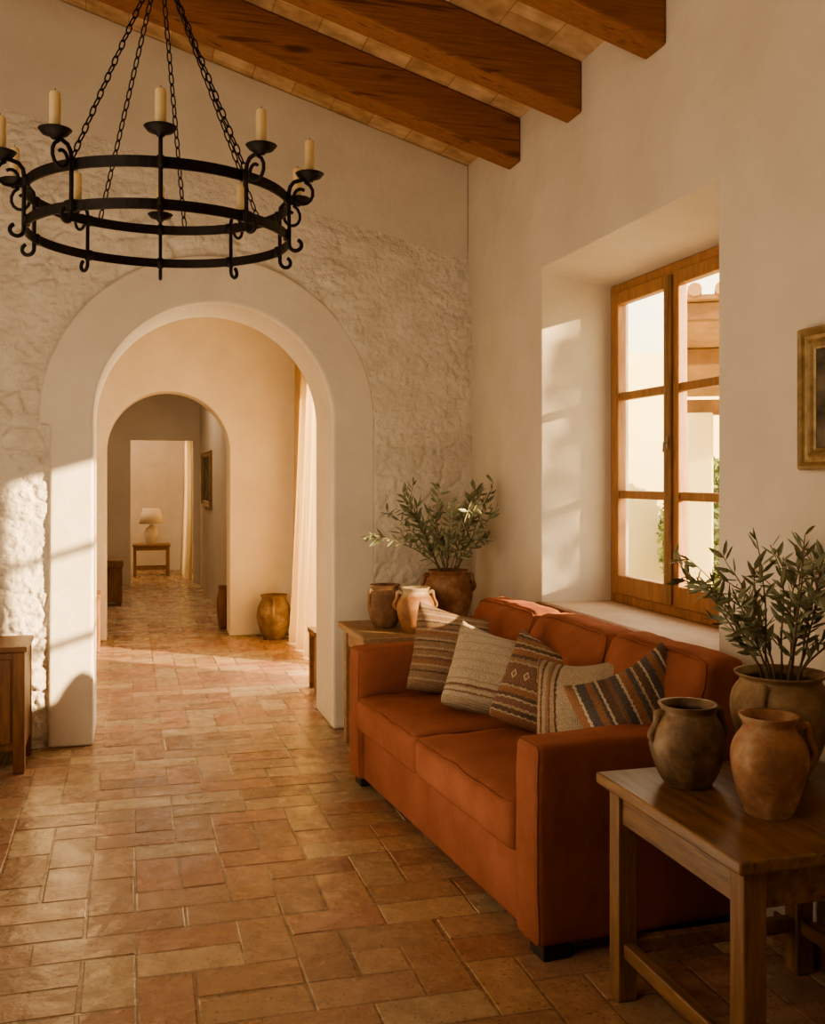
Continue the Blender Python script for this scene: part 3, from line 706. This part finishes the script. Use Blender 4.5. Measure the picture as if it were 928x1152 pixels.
# ------------------------------------------------------------------ olive branches
def olive(label, base, n, elmin, seed, limits, L0=.5, lmax=.070):
    rnd = random.Random(seed)
    t = thing('olive_branches', label, 'branches', base)
    def ok(p):
        q = p.copy()
        q.x = min(q.x, limits[0]-base[0]); q.y = min(q.y, limits[1]-base[1]); return q
    for i in range(n):
        az = 2*PI*i/n + rnd.uniform(-.3,.3); el = rnd.uniform(R(elmin), R(84)) ; Ln = L0*rnd.uniform(.72,1.18)
        dirv = Vector((math.cos(az)*math.cos(el), math.sin(az)*math.cos(el), math.sin(el)))
        p = Vector((math.cos(az)*.035, math.sin(az)*.035, -.12)); pts = [p.copy(), Vector((math.cos(az)*.06, math.sin(az)*.06, .01))]
        p = pts[-1].copy(); d = (dirv+Vector((0,0,.5))).normalized()
        k = 10
        for j in range(k):
            d = (d*.8 + dirv*.2 + Vector((rnd.uniform(-.12,.12),rnd.uniform(-.12,.12),-.03*j/3+rnd.uniform(-.05,.05)))).normalized()
            p = ok(p + d*Ln/k); pts.append(p.copy())
        sb = tube(B(), pts, [.0038*(1-.75*q/len(pts)) for q in range(len(pts))], 5)
        lines = [pts[2:]]
        for tw in range(2):
            q0 = pts[rnd.randint(3,9)]; dd = (d+Vector((rnd.uniform(-1,1),rnd.uniform(-1,1),rnd.uniform(-.2,.8)))).normalized()
            tp = [q0]
            for j in range(4):
                dd = (dd+Vector((0,0,-.08))).normalized(); tp.append(ok(tp[-1]+dd*.032))
            tube(sb, tp, .0014, 4); lines.append(tp)
        so = obj('branch', sb, M['stem'], t, smooth=True)
        lb = B()
        for ln in lines:
            for a, b_ in zip(ln[:-1], ln[1:]):
                ax = (b_-a).normalized() if (b_-a).length > 1e-4 else d
                for s in range(rnd.randint(2,3) if ln is lines[0] else rnd.randint(1,2)):
                    pos = a.lerp(b_, rnd.random())
                    sd = ax.orthogonal().normalized(); sd = Matrix.Rotation(rnd.uniform(0,2*PI),3,ax) @ sd
                    ld = (ax*rnd.uniform(.6,1.2)+sd).normalized(); ll = rnd.uniform(lmax*.6,lmax); lw = ll*rnd.uniform(.105,.145)
                    wv = ld.cross(Vector((rnd.uniform(-1,1),rnd.uniform(-1,1),rnd.uniform(-1,1)))).normalized(); up = wv.cross(ld)
                    tipd = up*rnd.uniform(-.006,.006)
                    v = [pos, pos+ld*ll*.3+wv*lw, pos+ld*ll*.7+wv*lw*.85+tipd*.5, pos+ld*ll+tipd, pos+ld*ll*.7-wv*lw*.85+tipd*.5, pos+ld*ll*.3-wv*lw]
                    c1, c2 = pos+ld*ll*.3-up*lw*.35, pos+ld*ll*.7-up*lw*.35+tipd*.5
                    V = [lb.verts.new(ok(x)) for x in v]; a1, a2 = lb.verts.new(ok(c1)), lb.verts.new(ok(c2))
                    for f in ((V[0],V[1],a1),(V[1],V[2],a2,a1),(V[2],V[3],a2),(V[3],V[4],a2),(V[4],V[5],a1,a2),(V[5],V[0],a1)):
                        lb.faces.new(f)
        obj('leaves', lb, M['leaf'], so, recalc=False)
    return t
olive('green olive branches spreading from the large vase in the foreground', (1.87,2.64,.97), 16, 34, 3, (2.095,9), .415, .068)
olive('green olive branches in the terracotta vase in the room corner', (1.78,5.64,1.015), 17, 22, 11, (2.06,6.10), .485, .086)

# ------------------------------------------------------------------ cabinet on the left
t = thing('cabinet', 'low brown wooden cabinet against the stone wall at left edge', 'cabinet', (-1.08,5.90,0))
cw, cd = .55, .205
obj('cabinet_top', box(B(), -cw-.015,cw+.015,-cd-.015,cd,.635,.665), M['cab_wood'], t, bevel=.006)
bd = B(); box(bd, -cw,cw,-cd,cd,.12,.635)
obj('body', bd, M['cab_wood'], t, bevel=.004)
for sx in (-1,1):
    for sy in (-1,1):
        xx = sorted((sx*(cw+.004), sx*(cw-.055))); yy = sorted((sy*(cd+(.008 if sy<0 else 0)), sy*(cd-.055)))
        obj('leg', box(B(), xx[0],xx[1],yy[0],yy[1],0,.634), M['cab_wood'], t, bevel=.005)
for x0 in (-.485,.01):
    db = B(); x1 = x0+.475; yf = -cd
    for a in ((x0,x0+.06,.16,.60),(x1-.06,x1,.16,.60),(x0+.06,x1-.06,.16,.22),(x0+.06,x1-.06,.54,.60)): box(db, a[0],a[1],yf-.016,yf,a[2],a[3])
    box(db, x0+.06,x1-.06,yf-.006,yf,.22,.54)
    d_ = obj('door', db, M['cab_wood'], t, bevel=.003)
    kx = x1-.03 if x0 < 0 else x0+.03
    obj('knob', lathe(B(), [(0,0),(.008,0),(.007,.012),(.014,.02),(.012,.03),(0,.033)], 16), M['dark_metal'], d_, smooth=True, loc=(kx,yf-.016,.40)).rotation_euler = (R(90),0,0)

# ------------------------------------------------------------------ pictures
def picture(label, name, loc, w, h, fw, face=-1, mframe='gold'):
    t = thing(name, label, 'picture', loc)       # hangs on an X = const wall, facing -X; local y, z
    bm = B(); o = [(-w/2,-h/2),(w/2,-h/2),(w/2,h/2),(-w/2,h/2)]
    prof = [(0,0),(0,.020),(.10,.034),(.20,.038),(.30,.030),(.38,.020),(.55,.017),(.66,.022),(.74,.028),(.82,.022),(.90,.014),(1,.010),(1,0)]
    rings = []
    for s, dpt in prof:
        k = fw*s
        rings.append([bm.verts.new((-dpt, y-math.copysign(k,y), z-math.copysign(k,z))) for y,z in o])
    for i in range(len(rings)-1):
        for k in range(4): bm.faces.new((rings[i][k],rings[i][(k+1)%4],rings[i+1][(k+1)%4],rings[i+1][k]))
    obj('frame', bm, M[mframe], t)
    obj('canvas', box(B(), -.008,-.002,-w/2+fw*.9,w/2-fw*.9,-h/2+fw*.9,h/2-fw*.9), M['painting'], t)
picture('dark painting in an aged gilt frame on the right wall', 'framed_painting', (W,2.60,1.80), .50,.455,.070)
picture('dark framed picture on the passage wall beyond the second arch', 'framed_painting', (1.0,13.7,1.53), 1.5,.72,.07, mframe='dark_wood')

# ------------------------------------------------------------------ hall furnishings
def curtain(label, x, y0, y1, ztop, folds, amp, flare=.03):
    bm = B(); n = folds*12; g = []
    for j in range(17):
        q = j/16
        z = .01+(ztop-.01)*q
        row = []
        for i in range(n+1):
            s = i/n; k = .88+.18*(1-q)**2+.06*q**4
            y = y1 - (1-s)*(y1-y0)*k
            am = amp*(1.35-.65*q)
            row.append(bm.verts.new((x-flare*(1-q)**2.2+am*math.sin(s*folds*2*PI+.5*math.sin(q*3))+.4*am*math.sin(s*folds*3.1+2.4*q), y, z)))
        g.append(row)
    for j in range(16):
        for i in range(n): bm.faces.new((g[j][i],g[j][i+1],g[j+1][i+1],g[j+1][i]))
    return tag(obj('curtain', bm, M['curtain'], smooth=True), label, 'curtain')
curtain('long cream linen curtain beside the hall window', 1.575,8.40,9.78,2.90,7,.042, .06)
curtain('cream curtain in the farthest room beside the lamp table', .89,15.75,17.06,2.36,10,.03)
def rod(label, x, y0, y1, z):
    t = thing('curtain_rod', label, 'curtain rod', (x,(y0+y1)/2,z)); h = (y1-y0)/2
    obj('pole', tube(B(), [(0,-h,0),(0,h,0)], .012, 10), M['dark_metal'], t)
    for s in (-1,1):
        obj('finial', lathe(B(), [(0,-.03),(.018,-.015),(.022,0),(.018,.015),(0,.03)], 12, c=(0,s*(h+.02),0)), M['dark_metal'], t, smooth=True)
        obj('bracket', box(B(), 0,XH-x if x>1.2 else 1.05-x,s*(h-.1)-.01,s*(h-.1)+.01,-.01,.01), M['dark_metal'], t)
rod('dark curtain rod above the hall window', 1.575,7.2,9.85,2.915)
rod('dark curtain rod in the farthest room', .89,15.7,17.1,2.375)

def bench(name, label, cat, x0,x1,y0,y1,h, m, leg=.045):
    t = thing(name, label, cat, ((x0+x1)/2,(y0+y1)/2,0)); a,b_ = (x1-x0)/2,(y1-y0)/2
    obj('seat', box(B(), -a,a,-b_,b_,h-.035,h), m, t, bevel=.006)
    for sx in (-1,1):
        for sy in (-1,1):
            xx = sorted((sx*(a-.01),sx*(a-.01-leg))); yy = sorted((sy*(b_-.01),sy*(b_-.01-leg)))
            obj('leg', box(B(), xx[0],xx[1],yy[0],yy[1],0,h-.035), m, t, bevel=.004)
    for s in (-1,1):
        yy = sorted((s*(b_-.02),s*(b_-.045))); obj('stretcher', box(B(), -a+.055,a-.055,yy[0],yy[1],.12,.15), m, t)
bench('stool','dark wooden stool in the hall, mostly hidden by the right arch pillar','stool',1.275,1.60,7.22,7.52,.44,M['dark_wood'])
bench('stool','brown wooden stool in the hall behind the left arch pillar','stool',-.62,-.245,9.45,9.85,.51,M['cab_wood'])
t = thing('storage_chest','dark chest on the passage floor left of the far doorway','chest',(-.33,13.0,0))
obj('body', box(B(), -.25,.25,-.2,.2,.05,.46), M['leg_wood'], t, bevel=.006)
obj('lid', box(B(), -.265,.265,-.215,.215,.46,.56), M['leg_wood'], t, bevel=.02, seg=3)
for sx in (-1,1):
    for sy in (-1,1): obj('foot', box(B(), sx*.21-.03,sx*.21+.03,sy*.16-.03,sy*.16+.03,0,.05), M['leg_wood'], t)
table('lamp_table','small wooden table under the lamp in the farthest room', .05,.63,16.45,16.85,.50, M['oak'], M['oak'], leg=.045, apron=.06, stretch=.1, over=.015)
t = thing('table_lamp','table lamp with rounded ceramic base and cream shade in farthest room','lamp',(.34,16.65,.50))
obj('base', lathe(B(), [(0,0),(.06,0),(.065,.02),(.10,.10),(.115,.16),(.09,.24),(.035,.285),(.02,.30),(.012,.30),(.012,.36),(0,.36)], 24), M['shade'], t, smooth=True)
obj('lamp_shade', lathe(B(), [(.19,.32),(.13,.56),(.127,.56),(.187,.32)], 28, True), M['shade'], t, smooth=True)

# ------------------------------------------------------------------ outside the window
t = thing('porch', 'tiled porch roof on a pale pillar outside the window', 'porch', (6.51,7.98,-.12), R(-30))
obj('pillar', box(B(), -1.54,-1.27,1.1,1.37,0,2.36), M['outer_wall'], t, bevel=.02)
obj('lintel', box(B(), -1.60,2.5,1.15,1.33,2.34,2.50), M['porch_wood'], t, bevel=.01)
slope = math.tan(R(11.5))
for i, yy in enumerate((-1.20,.0)):
    z = 3.03 - (yy+1.25)*slope
    obj('purlin', box(B(), -1.60,2.5,yy,yy+.12,z-.02,z+.13), M['porch_wood'], t, bevel=.01)
mt = Matrix.Translation((-1.6,-1.25,3.17)) @ Matrix.Rotation(R(-11.5),4,'X')
rb = box(B(), 0,4.2,0,3.0,0,.04,mt)
obj('roof_boards', rb, M['roof_tile'], t)
rb = B()
for i in range(19):
    tube(rb, [mt @ Vector((.1+i*.22,-.05,.07)), mt @ Vector((.1+i*.22,3.0,.07))], .06, 10)
obj('roof_tiles', rb, M['roof_tile'], t)
struct('wall_courtyard', box(B(), 4.0,14,12.2,12.5,-.12,3.2), M['outer_wall'])
def bush(name, label, cat, c, prof, hgt, n, seed, ls=.07):
    rnd = random.Random(seed); lb = B(); t = thing(name, label, cat, (c[0],c[1],-.12))
    for _ in range(n):
        q = rnd.random(); rr = prof(q)*math.sqrt(rnd.uniform(.15,1)); az = rnd.uniform(0,2*PI)
        p = Vector((rr*math.cos(az),rr*math.sin(az),.15+q*(hgt-.15))); a = Vector((rnd.uniform(-1,1),rnd.uniform(-1,1),rnd.uniform(-1,1))).normalized()*ls; w_ = a.orthogonal().normalized()*ls*.5
        lb.faces.new([lb.verts.new(x) for x in (p-a,p+w_,p+a,p-w_)])
    obj('foliage', lb, M['hedge'], t, recalc=False)
    obj('trunk', tube(B(), [(0,0,0),(.02,0,.4),(0,.02,hgt*.8)], [.06,.05,.02], 8), M['stem'], t)
bush('shrub','green shrub outside the window beside the porch pillar','shrub', (7.02,11.4), lambda q: .62*math.sin(PI*min(1,q*.9+.12))**.6, 1.95, 4200, 5)
bush('shade_cypress','added out-of-view cypress that shades the far window reveal','tree', (7.6,1.14), lambda q: .40*math.sin(PI*min(1,q*.85+.13))**.7, 5.0, 2500, 9)  # unseen tree added to thin the sun falling on the window reveal

# ------------------------------------------------------------------ light
sun = bpy.data.lights.new('sun','SUN'); sun.energy = 23; sun.angle = R(1.0); sun.color = (1,.73,.41)
so = bpy.data.objects.new('sun', sun); C.objects.link(so); so.location = (8,-2,5)
so.rotation_euler = Vector((-2.86,2.23,-.86)).to_track_quat('-Z','Y').to_euler()
def area(name, loc, tgt, size, power, col, sy=None):
    l = bpy.data.lights.new(name,'AREA'); l.energy = power; l.color = col; l.size = size
    if sy: l.shape = 'RECTANGLE'; l.size_y = sy
    o = bpy.data.objects.new(name,l); C.objects.link(o); o.location = loc
    o.rotation_euler = (Vector(tgt)-Vector(loc)).to_track_quat('-Z','Y').to_euler()
    return o
area('room_fill', (-2.2,.9,3.2), (1.5,4.9,1.2), 1.8, 48, (1,.82,.60))
area('left_wall_fill', (-2.85,3.4,1.9), (1.6,3.6,1.1), 1.8, 22, (1,.81,.58), 1.6)  # added fill lamp; the left wall has no window
area('ceiling_bounce_fill', (-.4,3.6,.5), (1.3,4.4,3.8), 1.8, 30, (1,.78,.53))  # added low uplight standing in for light bounced onto the ceiling
area('hall_window_light', (XH+.6,8.3,1.7), (.2,8.0,.3), 1.9, 145, (1,.84,.63), 2.2)
area('passage_fill', (.3,12.6,3.2), (.3,12.6,0), 1.4, 40, (1,.80,.56))  # fill lamp added to lighten the passage, no fixture there
area('far_window_light', (1.8,16.3,1.5), (.2,16.5,1.0), 1.2, 45, (1,.76,.50), 2.0)
area('far_room_fill', (-.9,16.3,3.1), (.3,17.0,1.0), .8, 34, (1,.72,.45))  # added fill inside the farthest room, apart from its window and lamp
w = bpy.data.worlds.new('World'); S.world = w; w.use_nodes = True
nt = w.node_tree; bg = nt.nodes['Background']
tc = nt.nodes.new('ShaderNodeTexCoord'); sp = nt.nodes.new('ShaderNodeSeparateXYZ'); cr = nt.nodes.new('ShaderNodeValToRGB')
nt.links.new(tc.outputs['Generated'], sp.inputs[0]); nt.links.new(sp.outputs['Z'], cr.inputs['Fac'])
e = cr.color_ramp.elements; e[0].position = 0; e[0].color = (1,.83,.44,1); e[1].position = .6; e[1].color = (.86,.79,.63,1)
nt.links.new(cr.outputs['Color'], bg.inputs['Color']); bg.inputs['Strength'].default_value = 4.8

# ------------------------------------------------------------------ camera
cam = bpy.data.cameras.new('camera'); cam.sensor_fit = 'HORIZONTAL'; cam.sensor_width = 36; cam.lens = 36*1149/928
cam.shift_y = -39/928; cam.clip_start = .05
co = bpy.data.objects.new('camera', cam); C.objects.link(co); co.location = (0,0,H); co.rotation_euler = (R(90),0,R(-15.51))
S.camera = co
